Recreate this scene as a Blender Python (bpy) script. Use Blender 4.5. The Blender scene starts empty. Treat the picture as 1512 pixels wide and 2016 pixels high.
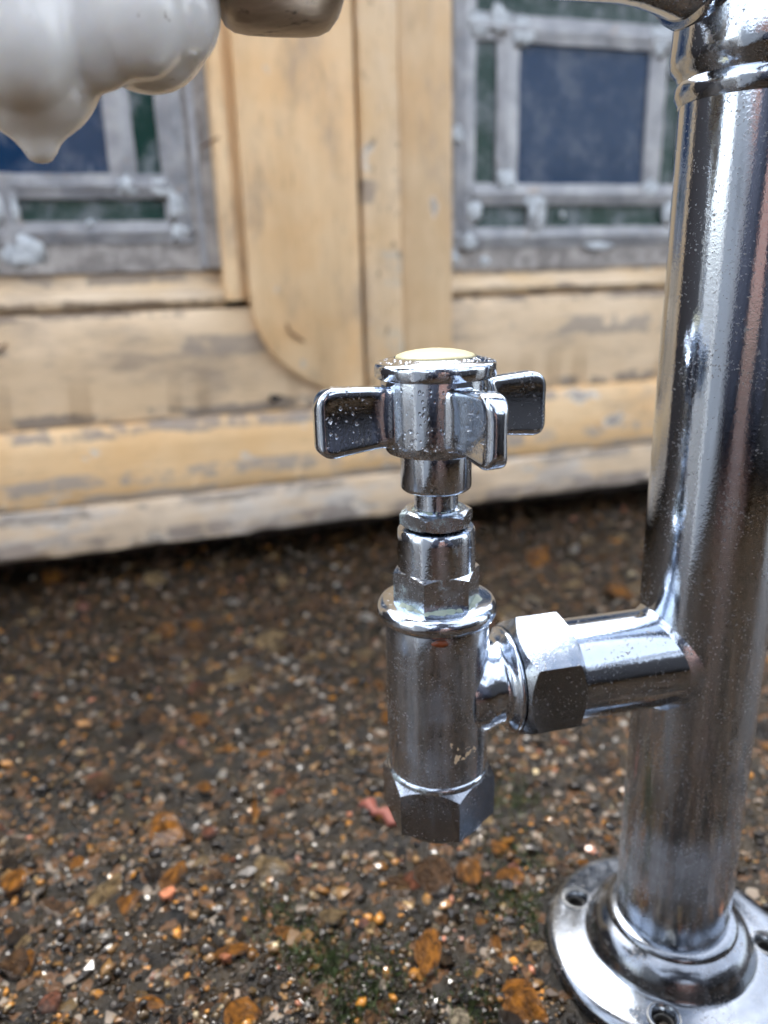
import bpy, bmesh, math, random
import numpy as np
from mathutils import Vector, Matrix, noise

R = math.radians
random.seed(7)
rng = np.random.default_rng(7)
SC = bpy.context.scene
COL = SC.collection

# ------------------------------------------------------------------ camera
CAM_H = 0.2
PITCH, ROLL = R(17.5), R(-1.6)
cam_data = bpy.data.cameras.new('camera')
cam = bpy.data.objects.new('camera', cam_data)
COL.objects.link(cam)
fwd = Vector((0, math.cos(PITCH), -math.sin(PITCH)))
up0 = Vector((0, math.sin(PITCH), math.cos(PITCH)))
rt0 = Vector((1, 0, 0))
rt = rt0 * math.cos(ROLL) + up0 * math.sin(ROLL)
up = up0 * math.cos(ROLL) - rt0 * math.sin(ROLL)
M = Matrix((rt, up, -fwd)).transposed().to_4x4()
M.translation = (0, 0, CAM_H)
cam.matrix_world = M
cam_data.sensor_fit = 'VERTICAL'
cam_data.sensor_height = 36
cam_data.sensor_width = 27
cam_data.lens = 27
cam_data.clip_start = 0.005
cam_data.clip_end = 300
cam_data.dof.use_dof = True
cam_data.dof.focus_distance = 0.163
cam_data.dof.aperture_fstop = 10.5
SC.camera = cam

# ------------------------------------------------------------------ light
SUN_EL, SUN_AZ = R(61), R(-20)          # azimuth from +Y, clockwise: beyond the window frame, to the left
w = bpy.data.worlds.new('World')
SC.world = w
w.use_nodes = True
wn, wl = w.node_tree.nodes, w.node_tree.links
wn.clear()
sky = wn.new('ShaderNodeTexSky')
sky.sky_type = 'NISHITA'
sky.sun_disc = False
sky.sun_elevation = SUN_EL
sky.sun_rotation = SUN_AZ
sky.air_density = 1.0
sky.dust_density = 3.0
hsv = wn.new('ShaderNodeHueSaturation')
hsv.inputs['Saturation'].default_value = 0.36
hsv.inputs['Value'].default_value = 1.25
bg = wn.new('ShaderNodeBackground')
bg.inputs['Strength'].default_value = 0.15
wo = wn.new('ShaderNodeOutputWorld')
wl.new(sky.outputs[0], hsv.inputs['Color'])
wl.new(hsv.outputs[0], bg.inputs['Color'])
wl.new(bg.outputs[0], wo.inputs['Surface'])
sd = bpy.data.lights.new('sun', 'SUN')
sd.energy = 0.6
sd.angle = R(10)
sd.color = (1.0, 0.96, 0.90)
sun = bpy.data.objects.new('sun', sd)
COL.objects.link(sun)
sdir = Vector((math.sin(SUN_AZ) * math.cos(SUN_EL), math.cos(SUN_AZ) * math.cos(SUN_EL), math.sin(SUN_EL)))
sun.rotation_euler = sdir.to_track_quat('Z', 'Y').to_euler()
sun.location = (-1, -1, 3)
vs = SC.view_settings
vs.view_transform = 'Standard'
vs.look = 'None'
vs.exposure = 2.28
vs.gamma = 1
vs.use_curve_mapping = False
cy = SC.cycles
cy.use_adaptive_sampling = True
cy.adaptive_threshold = .02
cy.adaptive_min_samples = 10
cy.use_light_tree = False
cy.max_bounces = 7
cy.diffuse_bounces = 3
cy.glossy_bounces = 5
cy.transmission_bounces = 5
cy.caustics_reflective = False
cy.caustics_refractive = False

# ------------------------------------------------------------------ material helpers
class NT:
    def __init__(s, name):
        s.m = bpy.data.materials.new(name)
        s.m.use_nodes = True
        s.t = s.m.node_tree
        s.n, s.l = s.t.nodes, s.t.links
        s.b = s.n['Principled BSDF']
        s.out = s.n['Material Output']
        tc = s.n.new('ShaderNodeTexCoord')
        s.co = tc.outputs['Object']
    def put(s, sock, v):
        if hasattr(v, 'links'):
            s.l.new(v, sock)
        elif isinstance(v, tuple) and len(v) == 3 and sock.type == 'RGBA':
            sock.default_value = (*v, 1)
        else:
            sock.default_value = v
    def set(s, **k):
        for a, v in k.items():
            s.put(s.b.inputs[a.replace('_', ' ')], v)
    def scale(s, vec, co=None):
        m = s.n.new('ShaderNodeMapping')
        m.inputs['Scale'].default_value = vec
        s.l.new(co or s.co, m.inputs['Vector'])
        return m.outputs[0]
    def noise(s, scale, detail=4, rough=.55, co=None, dist=0.0, w=None):
        t = s.n.new('ShaderNodeTexNoise')
        if w is not None:
            t.noise_dimensions = '4D'
            t.inputs['W'].default_value = w
        t.inputs['Scale'].default_value = scale
        t.inputs['Detail'].default_value = detail
        t.inputs['Roughness'].default_value = rough
        t.inputs['Distortion'].default_value = dist
        s.l.new(co or s.co, t.inputs['Vector'])
        return t.outputs['Fac']
    def voro(s, scale, feature='F1', co=None, out='Distance'):
        t = s.n.new('ShaderNodeTexVoronoi')
        t.feature = feature
        t.inputs['Scale'].default_value = scale
        s.l.new(co or s.co, t.inputs['Vector'])
        return t.outputs[out]
    def ramp(s, fac, a, b, lo=0.0, hi=1.0):
        t = s.n.new('ShaderNodeMapRange')
        t.interpolation_type = 'SMOOTHSTEP'
        t.inputs['From Min'].default_value = a
        t.inputs['From Max'].default_value = b
        t.inputs['To Min'].default_value = lo
        t.inputs['To Max'].default_value = hi
        s.l.new(fac, t.inputs['Value'])
        return t.outputs[0]
    def math(s, op, a, b=0.0, c=0.0):
        t = s.n.new('ShaderNodeMath')
        t.operation = op
        for i, v in enumerate((a, b, c)):
            s.put(t.inputs[i], v)
        return t.outputs[0]
    def mix(s, f, a, b):
        t = s.n.new('ShaderNodeMix')
        t.data_type = 'RGBA'
        s.put(t.inputs['Factor'], f)
        s.put(t.inputs[6], a)
        s.put(t.inputs[7], b)
        return t.outputs[2]
    def fmix(s, f, a, b):
        t = s.n.new('ShaderNodeMix')
        s.put(t.inputs['Factor'], f)
        s.put(t.inputs[2], a)
        s.put(t.inputs[3], b)
        return t.outputs[0]
    def xyz(s, co=None):
        t = s.n.new('ShaderNodeSeparateXYZ')
        s.l.new(co or s.co, t.inputs[0])
        return t.outputs
    def attr(s, name):
        t = s.n.new('ShaderNodeAttribute')
        t.attribute_name = name
        return t.outputs['Color']
    def rand(s):
        return s.n.new('ShaderNodeObjectInfo').outputs['Random']
    def bump(s, h, strength, dist, prev=None):
        t = s.n.new('ShaderNodeBump')
        t.inputs['Strength'].default_value = strength
        t.inputs['Distance'].default_value = dist
        s.l.new(h, t.inputs['Height'])
        if prev is not None:
            s.l.new(prev, t.inputs['Normal'])
        s.l.new(t.outputs[0], s.b.inputs['Normal'])
        return t.outputs[0]


def chrome(name, patina=0.15, haze=0.0, streak=False, flecks=None, dust=0.0, splash=None, tint=.84):
    k = NT(name)
    pits = k.noise(1500, 3, .6)
    zone = k.noise(120, 3, .6)
    dens = k.ramp(zone, .35, .75, -.07, .06)
    p = k.math('ADD', pits, dens)
    dirt = k.ramp(p, .60, .68)
    vt = k.n.new('ShaderNodeTexVoronoi')
    vt.inputs['Scale'].default_value = 950
    k.l.new(k.co, vt.inputs['Vector'])
    vc = k.n.new('ShaderNodeSeparateColor')
    k.l.new(vt.outputs['Color'], vc.inputs[0])
    sp = k.math('MULTIPLY', k.ramp(vt.outputs['Distance'], .22, .12), k.ramp(vc.outputs[0], .965, .975))   # pale mineral specks
    sp = k.math('MULTIPLY', sp, k.ramp(zone, .45, .6))
    haze_n = k.noise(260, 5, .65, co=k.scale((1, 1, .12)) if streak else None, w=3.1)
    film = k.ramp(haze_n, .42 - haze * .25, .72 - haze * .25)
    col = k.mix(k.math('MULTIPLY', film, .25 + .5 * haze), tuple(c_ * tint for c_ in (.64, .72, .83)), tuple(c_ * tint for c_ in (.46, .50, .56)))
    col = k.mix(k.math('MULTIPLY', dirt, .8), col, (.16, .145, .125))
    col = k.mix(k.math('MULTIPLY', sp, .55), col, (.60, .60, .58))
    met = k.math('SUBTRACT', 1.0, k.math('MULTIPLY', dirt, .55))
    met = k.math('SUBTRACT', met, k.math('MULTIPLY', sp, .4))
    ro = k.fmix(film, .025 + haze * .03, .06 + haze * .20)
    ro = k.fmix(dirt, ro, .5)
    if patina > 0:
        v = k.ramp(k.noise(170, 5, .7, w=7.7), .72 - patina * .42, .90 - patina * .38)
        col = k.mix(k.math('MULTIPLY', v, .62), col, (.30, .42, .38))
        met = k.math('MULTIPLY', met, k.math('SUBTRACT', 1.0, k.math('MULTIPLY', v, .55)))
        ro = k.fmix(v, ro, .42)
    if dust > 0:
        dn = k.noise(210, 5, .7, co=k.scale((1, 1, .07)), w=15.0)
        db = k.noise(45, 4, .6, w=16.0)
        t_ = k.math('ADD', k.math('MULTIPLY', dn, .42), k.math('MULTIPLY', db, .58))
        if splash:
            x, y, z = k.xyz()
            t_ = k.math('ADD', t_, k.ramp(z, splash[0], splash[1], -.10, .10))
        dm = k.ramp(t_, .54 - dust * .2, .80 - dust * .2, 0, .8)
        col = k.mix(dm, col, (.34, .37, .42))
        met = k.math('MULTIPLY', met, k.math('SUBTRACT', 1.0, k.math('MULTIPLY', dm, .62)))
        ro = k.fmix(dm, ro, .36)
    if flecks:
        x, y, z = k.xyz()
        f = k.ramp(k.noise(230, 3, .6, w=11.3), .53, .56)
        for (c, rad) in flecks:
            pass
        m = None
        for (c, rad) in flecks:
            t = k.n.new('ShaderNodeVectorMath')
            t.operation = 'DISTANCE'
            k.l.new(k.co, t.inputs[0])
            t.inputs[1].default_value = c
            a = k.ramp(t.outputs['Value'], rad, rad * .55)
            m = a if m is None else k.math('MAXIMUM', m, a)
        f = k.math('MULTIPLY', f, m)
        f = k.ramp(f, .35, .5)
        col = k.mix(f, col, (.62, .47, .30))
        met = k.math('MULTIPLY', met, k.math('SUBTRACT', 1.0, f))
        ro = k.fmix(f, ro, .55)
    k.set(Base_Color=col, Metallic=met, Roughness=ro)
    b = k.bump(k.noise(90, 2, .4, co=k.scale((1, 1, .3)) if streak else None), .05, .0008)
    b = k.bump(p, .10 + .1 * patina, .0003, b)
    return k.m


def paint(name, grain='x', base=(.73, .47, .23), pale=(.78, .575, .345), wear=.5, bare=(.34, .30, .27), white=0.0, spots=False, rust=False, bands=(), dirty=1.0):
    k = NT(name)
    st = (.14, 1, 1) if grain == 'x' else (1, 1, .14)
    gco = k.scale(st)
    big = k.noise(14, 4, .6)
    mid = k.noise(55, 5, .62, co=gco)
    fine = k.noise(420, 4, .6, co=gco)
    col = k.mix(k.ramp(big, .3, .7), base, pale)
    col = k.mix(k.ramp(mid, .35, .75, 0, .42), col, tuple(c * .66 for c in base))
    # dirty film and grain
    col = k.mix(k.ramp(fine, .55, .8, 0, .5), col, (.22, .16, .10))
    grime = k.ramp(k.noise(30, 6, .7, w=4.2, co=k.scale((.35, 1, 1) if grain == 'x' else (1, 1, .35))), .50 - .06 * (dirty - 1), .72 - .06 * (dirty - 1), 0, .6 * min(dirty, 1.3))
    col = k.mix(grime, col, (.27, .215, .165))
    # flaking: undercoat then bare wood
    f1 = k.ramp(k.noise(38, 5, .6, w=9.0, co=k.scale((.45, 1, 1) if grain == 'x' else (1, 1, .5))), .70 - wear * .2, .715 - wear * .2)
    f2 = k.ramp(k.noise(38, 5, .6, w=9.0, co=k.scale((.45, 1, 1) if grain == 'x' else (1, 1, .5))), .73 - wear * .2, .745 - wear * .2)
    col = k.mix(k.math('MULTIPLY', f1, .75), col, (.60, .55, .47))
    col = k.mix(k.math('MULTIPLY', f2, .85), col, k.mix(fine, bare, tuple(c * .6 for c in bare)))
    if white > 0:
        wn_ = k.ramp(k.noise(24, 5, .65, w=5.5, co=k.scale((.3, 1, 1))), .58 - white * .3, .66 - white * .3)
        col = k.mix(k.math('MULTIPLY', wn_, .8), col, k.mix(k.ramp(mid, .4, .6), (.62, .57, .50), (.42, .38, .34)))
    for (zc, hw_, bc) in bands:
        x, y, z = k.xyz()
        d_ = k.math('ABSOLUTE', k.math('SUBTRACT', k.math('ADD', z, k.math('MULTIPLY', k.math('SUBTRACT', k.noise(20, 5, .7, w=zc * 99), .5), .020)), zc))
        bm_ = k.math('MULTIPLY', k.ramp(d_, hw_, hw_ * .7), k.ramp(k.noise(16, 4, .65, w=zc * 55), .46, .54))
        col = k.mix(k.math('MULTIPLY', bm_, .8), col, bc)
    if spots:
        s_ = k.ramp(k.noise(150, 3, .6, w=1.7, co=k.scale((1, 1, .45))), .60, .68)
        col = k.mix(k.math('MULTIPLY', s_, .75), col, (.12, .08, .055))
    if rust:
        s_ = k.ramp(k.noise(75, 3, .6, w=6.7), .64, .72)
        x, y, z = k.xyz()
        s_ = k.math('MULTIPLY', s_, k.ramp(x, .40, .46))
        col = k.mix(k.math('MULTIPLY', s_, .8), col, (.40, .16, .035))
    k.set(Base_Color=col, Roughness=k.ramp(fine, .3, .7, .38, .62))
    h = k.math('SUBTRACT', k.math('MULTIPLY', fine, .4), k.math('MULTIPLY', f1, .8))
    b = k.bump(h, .5, .0008)
    k.bump(mid, .35, .0025, b)
    return k.m


MAT = {}
MAT['chrome'] = chrome('polished_chrome', .04, tint=.70)
MAT['chrome_handle'] = chrome('wet_chrome', .10)
MAT['chrome_pipe'] = chrome('tube_chrome', 0, .08, True, None, .17, (.12, .03))
MAT['chrome_base'] = chrome('dusty_chrome', .1, .6, dust=.30, tint=.32)
MAT['chrome_nut'] = chrome('stained_chrome', .58, .25, dust=.15)
MAT['chrome_collar'] = chrome('mildly_stained_chrome', .28, .12, dust=.05)
MAT['chrome_dull'] = chrome('satin_chrome', .24, .60, dust=.34, tint=.50)
MAT['chrome_body'] = chrome('body_chrome', .12, .35, True, dust=.34, tint=.82,
                            flecks=[((.0060, -.0107, .0875), .0042), ((.004, -.011, .0925), .0030), ((.0128, -.001, .0925), .003)])

k = NT('tarnished_nickel')
n1 = k.noise(160, 5, .65, co=k.scale((.35, 1, 1)))
n2 = k.ramp(k.noise(260, 4, .65, w=3, co=k.scale((.5, 1, 1))), .56, .66)
c = k.mix(k.ramp(n1, .35, .65), (.36, .29, .22), (.60, .51, .41))
c = k.mix(n2, c, (.05, .04, .035))
k.set(Base_Color=c, Metallic=.55, Roughness=k.ramp(n1, .3, .7, .28, .5))
k.bump(n1, .5, .0008)
MAT['nickel'] = k.m

k = NT('cream_plastic')
n1 = k.noise(900, 3, .6)
k.set(Base_Color=k.mix(k.ramp(n1, .62, .72), (.38, .35, .20), (.26, .23, .13)), Roughness=.38)
MAT['cream'] = k.m

k = NT('hole_shadow_steel')
k.set(Base_Color=(.03, .028, .026), Metallic=0.0, Roughness=.6)
MAT['hole'] = k.m
k = NT('zinc_washer')
k.set(Base_Color=k.mix(k.noise(500), (.62, .63, .61), (.40, .39, .36)), Metallic=.25, Roughness=.4)
MAT['zinc'] = k.m

k = NT('limescale_deposit')
k.set(Base_Color=k.mix(k.noise(700, 4), (.40, .42, .36), (.16, .26, .21)), Roughness=.6)
MAT['scale'] = k.m

k = NT('white_enamel')
x, y, z = k.xyz()
n1 = k.noise(60, 5, .65, co=k.scale((1, 1, .4)))
n2 = k.noise(420, 3, .6)
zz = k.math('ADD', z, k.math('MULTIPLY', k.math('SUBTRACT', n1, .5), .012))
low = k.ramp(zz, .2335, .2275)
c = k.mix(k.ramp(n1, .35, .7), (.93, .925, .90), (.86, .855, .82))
c = k.mix(k.math('MULTIPLY', low, .6), c, (.84, .79, .69))  # beige reflection of wood and ground, plus dirt, coloured into the underside
c = k.mix(k.ramp(n2, .71, .75, 0, .7), c, (.35, .31, .26))
yl = k.ramp(k.noise(110, 4, .6, w=3.3, co=k.scale((1, 1, .3))), .62, .74)
c = k.mix(k.math('MULTIPLY', yl, .45), c, (.52, .44, .26))
k.set(Base_Color=c, Roughness=k.ramp(n1, .3, .7, .24, .40), Coat_Weight=.6, Coat_Roughness=.05, Subsurface_Weight=.5, Subsurface_Radius=(1.0, .9, .75), Subsurface_Scale=.006)
k.bump(k.noise(130, 3, .5), .3, .0015)
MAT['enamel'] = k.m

MAT['paint_v'] = paint('cream_paint_upright', 'z', wear=.14, dirty=1.15)
MAT['paint_strip'] = paint('weathered_paint_strip', 'z', base=(.64, .43, .22), pale=(.68, .52, .34), wear=.46, spots=True, bands=[(.200, .016, (.46, .42, .34)), (.140, .018, (.44, .42, .34)), (.255, .010, (.27, .22, .18))])
MAT['paint_right'] = paint('cream_paint_edge', 'z', base=(.61, .40, .20), pale=(.65, .48, .29), wear=.10)
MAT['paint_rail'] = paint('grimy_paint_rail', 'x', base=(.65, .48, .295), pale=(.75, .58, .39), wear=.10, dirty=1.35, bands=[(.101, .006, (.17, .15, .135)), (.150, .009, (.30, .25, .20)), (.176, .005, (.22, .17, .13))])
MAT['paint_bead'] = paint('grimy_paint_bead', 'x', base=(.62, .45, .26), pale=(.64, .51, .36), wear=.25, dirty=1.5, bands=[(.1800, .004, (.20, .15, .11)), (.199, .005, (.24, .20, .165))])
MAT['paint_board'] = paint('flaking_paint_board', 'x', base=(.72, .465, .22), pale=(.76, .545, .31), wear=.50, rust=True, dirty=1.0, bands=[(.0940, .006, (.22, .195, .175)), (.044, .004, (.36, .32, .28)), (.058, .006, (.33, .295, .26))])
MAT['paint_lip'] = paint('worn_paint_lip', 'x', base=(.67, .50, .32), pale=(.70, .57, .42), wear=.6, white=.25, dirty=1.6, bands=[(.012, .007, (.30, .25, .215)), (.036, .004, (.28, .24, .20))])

k = NT('old_lead')
n1 = k.noise(45, 5, .65)
n2 = k.noise(300, 4, .6)
c = k.mix(k.ramp(n1, .3, .7), (.19, .197, .215), (.34, .345, .355))
c = k.mix(k.ramp(n2, .5, .75, 0, .35), c, (.17, .16, .15))
c = k.mix(k.ramp(k.noise(90, 4, .6, w=3), .62, .7, 0, .7), c, (.30, .235, .18))
k.set(Base_Color=c, Metallic=.35, Roughness=.42)
k.bump(n1, .4, .003, k.bump(n2, .25, .0006))
MAT['lead'] = k.m
k = NT('oxidised_solder')
n1 = k.noise(240, 5, .65)
k.set(Base_Color=k.mix(k.ramp(n1, .35, .65), (.34, .37, .40), (.56, .60, .62)), Metallic=.15, Roughness=.5)
k.bump(n1, .7, .002)
MAT['solder'] = k.m
k = NT('old_putty')
n1 = k.noise(70, 6, .7)
k.set(Base_Color=k.mix(k.ramp(n1, .35, .65), (.17, .155, .145), (.36, .335, .31)), Roughness=.75)
k.bump(n1, .6, .003)
MAT['putty'] = k.m

def glass(name, a, dust_amt):
    k = NT(name)
    n1 = k.noise(40, 6, .7)
    n2 = k.ramp(k.noise(90, 4, .6, w=2, co=k.scale((1, 1, .4))), .60, .76)
    d = k.math('MAXIMUM', k.ramp(n1, .42, .75, 0, dust_amt), k.math('MULTIPLY', n2, .55))
    k.set(Base_Color=k.mix(d, a, (.27, .29, .32)), Roughness=k.fmix(d, .14, .5), IOR=1.28)
    k.bump(k.noise(25, 3, .5), .25, .003)
    return k.m
MAT['blue'] = glass('dusty_blue_glass', (.006, .030, .080), .30)
MAT['green'] = glass('dusty_green_glass', (.010, .040, .032), .75)

k = NT('wet_concrete')
n1 = k.noise(9, 5, .65)
n2 = k.noise(110, 6, .7)
n3 = k.noise(700, 4, .65)
v1 = k.voro(330, out='Color')
c = k.mix(k.ramp(n2, .35, .68), (.0016, .0012, .0006), (.020, .0135, .0058))
c = k.mix(k.ramp(n1, .48, .62, 0, .7), c, (.0035, .0038, .0018))
c = k.mix(k.ramp(k.noise(30, 4, .6, w=8.0), .55, .68, 0, .5), c, (.040, .026, .011))
vr = k.n.new('ShaderNodeSeparateColor')
k.l.new(v1, vr.inputs[0])
c = k.mix(k.ramp(vr.outputs[0], .80, .83, 0, .6), c, (.12, .058, .024))
c = k.mix(k.ramp(vr.outputs[1], .95, .96, 0, .6), c, (.28, .23, .18))
k.set(Base_Color=c, Roughness=k.ramp(n3, .3, .7, .03, .14), IOR=1.33)
b = k.bump(k.voro(330), .7, .0014)
b = k.bump(n3, .9, .0012, b)
k.bump(n2, .4, .003, b)
MAT['ground'] = k.m

def stonemat(name, col):
    k = NT(name)
    single = isinstance(col, tuple)
    n1 = k.noise(1.6 if single else 260, 5, .65, dist=.6)
    n2 = k.noise(4.5 if single else 900, 4, .65)
    r_ = k.rand()
    base = col if hasattr(col, 'links') else None
    if isinstance(col, tuple):
        c = k.mix(k.ramp(n1, .3, .7), tuple(v * .14 for v in col), tuple(min(.9, v * 1.05) for v in col))
        c = k.mix(k.math('MULTIPLY', r_, .4), c, (.05, .032, .02))
    else:
        a = k.attr('Col')
        c = k.mix(k.ramp(n1, .3, .75, 0, .5), a, (.03, .02, .013))
    c = k.mix(k.ramp(n2, .58, .7, 0, .6), c, (.03, .022, .015))
    k.set(Base_Color=c, Roughness=k.ramp(n2, .3, .7, .03, .14), IOR=1.45 if single else 1.40)
    k.bump(n2, .8 if single else .15, .25 if single else .0004)
    return k.m
STONE = {'o': (.50, .19, .022), 'b': (.17, .085, .035), 's': (.42, .15, .085), 't': (.42, .29, .14), 'w': (.66, .63, .56),
         'c': (.50, .42, .29), 'p': (.50, .22, .16), 'd': (.035, .030, .026)}
for key, col in STONE.items():
    MAT['stone_' + key] = stonemat('stone_' + key, col)
MAT['gravel'] = stonemat('gravel_mix', None)

k = NT('moss_green')
k.set(Base_Color=k.mix(k.noise(160), (.018, .034, .008), (.055, .085, .02)), Roughness=.6)
MAT['moss'] = k.m
k = NT('red_leaf')
k.set(Base_Color=k.mix(k.noise(400), (.10, .018, .012), (.20, .055, .032)), Roughness=.65)
MAT['leaf'] = k.m
k = NT('black_gloss')
k.set(Base_Color=(.012, .012, .014), Roughness=.25)
MAT['black'] = k.m
k = NT('brown_fibre')
k.set(Base_Color=(.16, .07, .03), Roughness=.7)
MAT['fibre'] = k.m
k = NT('water')
k.set(Base_Color=(1., 1., 1.), Roughness=.02, IOR=1.33, Transmission_Weight=1.0)
MAT['water'] = k.m
k = NT('old_brick')
br = k.n.new('ShaderNodeTexBrick')
br.inputs['Scale'].default_value = 1.0
br.inputs['Brick Width'].default_value = .225
br.inputs['Row Height'].default_value = .075
br.inputs['Mortar Size'].default_value = .008
br.inputs['Color1'].default_value = (.20, .075, .05, 1)
br.inputs['Color2'].default_value = (.13, .05, .04, 1)
br.inputs['Mortar'].default_value = (.25, .23, .2, 1)
mp = k.n.new('ShaderNodeMapping')
mp.inputs['Rotation'].default_value = (R(90), 0, 0)
k.l.new(k.co, mp.inputs[0])
k.l.new(mp.outputs[0], br.inputs[0])
k.set(Base_Color=br.outputs['Color'], Roughness=.85)
MAT['brick'] = k.m

k = NT('gap_shade_brick')
n1 = k.noise(14, 4, .6)
k.set(Base_Color=k.mix(n1, (.035, .018, .013), (.018, .014, .011)), Roughness=.7)  # brick colour lowered to stand in for shade under the frame
MAT['gap_shade_brick'] = k.m

# ------------------------------------------------------------------ mesh helpers
def finish(name, me, mat, parent=None, sharp=38):
    for p in me.polygons:
        p.use_smooth = True
    if sharp:
        bm = bmesh.new()
        bm.from_mesh(me)
        bmesh.ops.recalc_face_normals(bm, faces=bm.faces)
        lim = R(sharp)
        for e in bm.edges:
            if len(e.link_faces) == 2 and e.calc_face_angle(0) > lim:
                e.smooth = False
        bm.to_mesh(me)
        bm.free()
    if mat is not None:
        me.materials.append(mat)
    o = bpy.data.objects.new(name, me)
    COL.objects.link(o)
    if parent is not None:
        o.parent = parent
    return o

def raw(verts, faces, name='mesh'):
    me = bpy.data.meshes.new(name)
    me.from_pydata([tuple(v) for v in verts], [], [tuple(f) for f in faces])
    me.update()
    return me

def mesh(name, verts, faces, mat, parent=None, sharp=38):
    return finish(name, raw(verts, faces, name), mat, parent, sharp)

def lathe_data(prof, segs=72, mtx=None, cap0=True, cap1=True):
    v, f = [], []
    for (r_, z_) in prof:
        for i in range(segs):
            a = 2 * math.pi * i / segs
            v.append(Vector((r_ * math.cos(a), r_ * math.sin(a), z_)))
    n = len(prof)
    for j in range(n - 1):
        for i in range(segs):
            i2 = (i + 1) % segs
            f.append((j * segs + i, j * segs + i2, (j + 1) * segs + i2, (j + 1) * segs + i))
    if cap0:
        f.append(tuple(reversed(range(segs))))
    if cap1:
        f.append(tuple(range((n - 1) * segs, n * segs)))
    if mtx is not None:
        v = [mtx @ q for q in v]
    return v, f

def lathe(name, prof, mat, parent, segs=72, mtx=None, sharp=38, **kw):
    v, f = lathe_data(prof, segs, mtx, **kw)
    return mesh(name, v, f, mat, parent, sharp)

def hexnut_data(ap, z0, z1, ch0=None, ch1=None, slope=.58, rot=0.0, inner=0.0, mtx=None):
    """hexagonal nut, apothem ap; ch0/ch1 = radius where the conical chamfer starts at the lower / upper end"""
    N = 96
    rc = ap / math.cos(R(30))
    def rh(i):
        a = (2 * math.pi * i / N) % (math.pi / 3) - math.pi / 6
        return ap / math.cos(a)
    rings = []
    cap0r = ch0 or ap * .9
    cap1r = ch1 or ap * .9
    rings.append([(cap0r, z0)] * N)
    rings.append([(rh(i), z0 + (max(0, rh(i) - cap0r) * slope if ch0 else 0)) for i in range(N)])
    rings.append([(rh(i), z1 - (max(0, rh(i) - cap1r) * slope if ch1 else 0)) for i in range(N)])
    rings.append([(cap1r, z1)] * N)
    v, f = [], []
    for ring in rings:
        for i, (r_, z_) in enumerate(ring):
            a = 2 * math.pi * i / N + rot
            v.append(Vector((r_ * math.cos(a), r_ * math.sin(a), z_)))
    for j in range(3):
        for i in range(N):
            i2 = (i + 1) % N
            f.append((j * N + i, j * N + i2, (j + 1) * N + i2, (j + 1) * N + i))
    f.append(tuple(reversed(range(N))))
    f.append(tuple(range(3 * N, 4 * N)))
    if mtx is not None:
        v = [mtx @ q for q in v]
    return v, f

def thing(name, label, cat, loc=(0, 0, 0), rz=0, group=None):
    o = bpy.data.objects.new(name, None)
    o.empty_display_size = .02
    COL.objects.link(o)
    o.location = loc
    o.rotation_euler = (0, 0, rz)
    o['label'] = label
    o['category'] = cat
    if group:
        o['group'] = group
    return o

def tag(o, label, cat, group=None):
    o['label'] = label
    o['category'] = cat
    if group:
        o['group'] = group
    return o

def empty(name, parent):
    o = bpy.data.objects.new(name, None)
    o.empty_display_size = .02
    COL.objects.link(o)
    o.parent = parent
    return o

def fnoise(x, y, z=0.0, oct=4):
    return noise.fractal(Vector((x, y, z)), 1.0, 2.0, oct)

# ------------------------------------------------------------------ ground
GZ = -0.004
def axis_coords(lo, hi, step, far):
    a = list(np.arange(lo, hi, step))
    d, p = step, a[-1]
    while p < far:
        d *= 1.35
        p += d
        a.append(p)
    d, p, pre = step, a[0], []
    while p > -far:
        d *= 1.35
        p -= d
        pre.append(p)
    return np.array(pre[::-1] + a)

def gheight(x, y):
    d_ = min(1, max(0, (y - .33 * x - .36) / .22))
    return GZ - .016 * d_ * d_ * (3 - 2 * d_) + .0016 * fnoise(x * 9, y * 9, 3.1, 3) + .0030 * fnoise(x * 75, y * 75, 1.7, 4)

gx = axis_coords(-.34, .42, .0016, 60)
gy = axis_coords(.12, .72, .0016, 60)
gv = []
for yy in gy:
    inn = -.2 < yy < 1.2
    for xx in gx:
        gv.append((xx, yy, gheight(xx, yy) if inn and -.9 < xx < .9 else GZ - (.016 if yy > .5 else 0)))
nx, ny = len(gx), len(gy)
idx = np.arange(nx * ny).reshape(ny, nx)
gf = np.stack([idx[:-1, :-1], idx[:-1, 1:], idx[1:, 1:], idx[1:, :-1]], -1).reshape(-1, 4)
ground = mesh('ground', gv, gf.tolist(), MAT['ground'], None, sharp=0)
ground['kind'] = 'structure'

# stones: a few shared pebble shapes
def ico_verts(sub):
    bm = bmesh.new()
    bmesh.ops.create_icosphere(bm, subdivisions=sub, radius=1)
    bm.verts.ensure_lookup_table()
    v = np.array([q.co[:] for q in bm.verts])
    f = np.array([[q.index for q in t.verts] for t in bm.faces])
    bm.free()
    return v, f

I1 = ico_verts(1)
I2 = ico_verts(2)
def pebble_shape(base, seed, amp=.28, cuts=9):
    v, f = base
    out = []
    for q in v:
        n_ = noise.noise(Vector(q) * .9 + Vector((seed * 7.1, seed * 3.3, 0))) * amp + \
             noise.noise(Vector(q) * 2.1 + Vector((seed * 2.1, 0, seed * 5.3))) * amp * .55
        out.append(q * (1 + n_))
    out = np.array(out)
    # knock flats into it so it reads as a broken flint
    r2 = np.random.default_rng(seed)
    for _ in range(cuts):
        d = r2.normal(size=3)
        d /= np.linalg.norm(d)
        h = r2.uniform(.42, .80)
        ex = np.maximum(out @ d - h, 0)
        out = out - ex[:, None] * d
    return out, f

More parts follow.
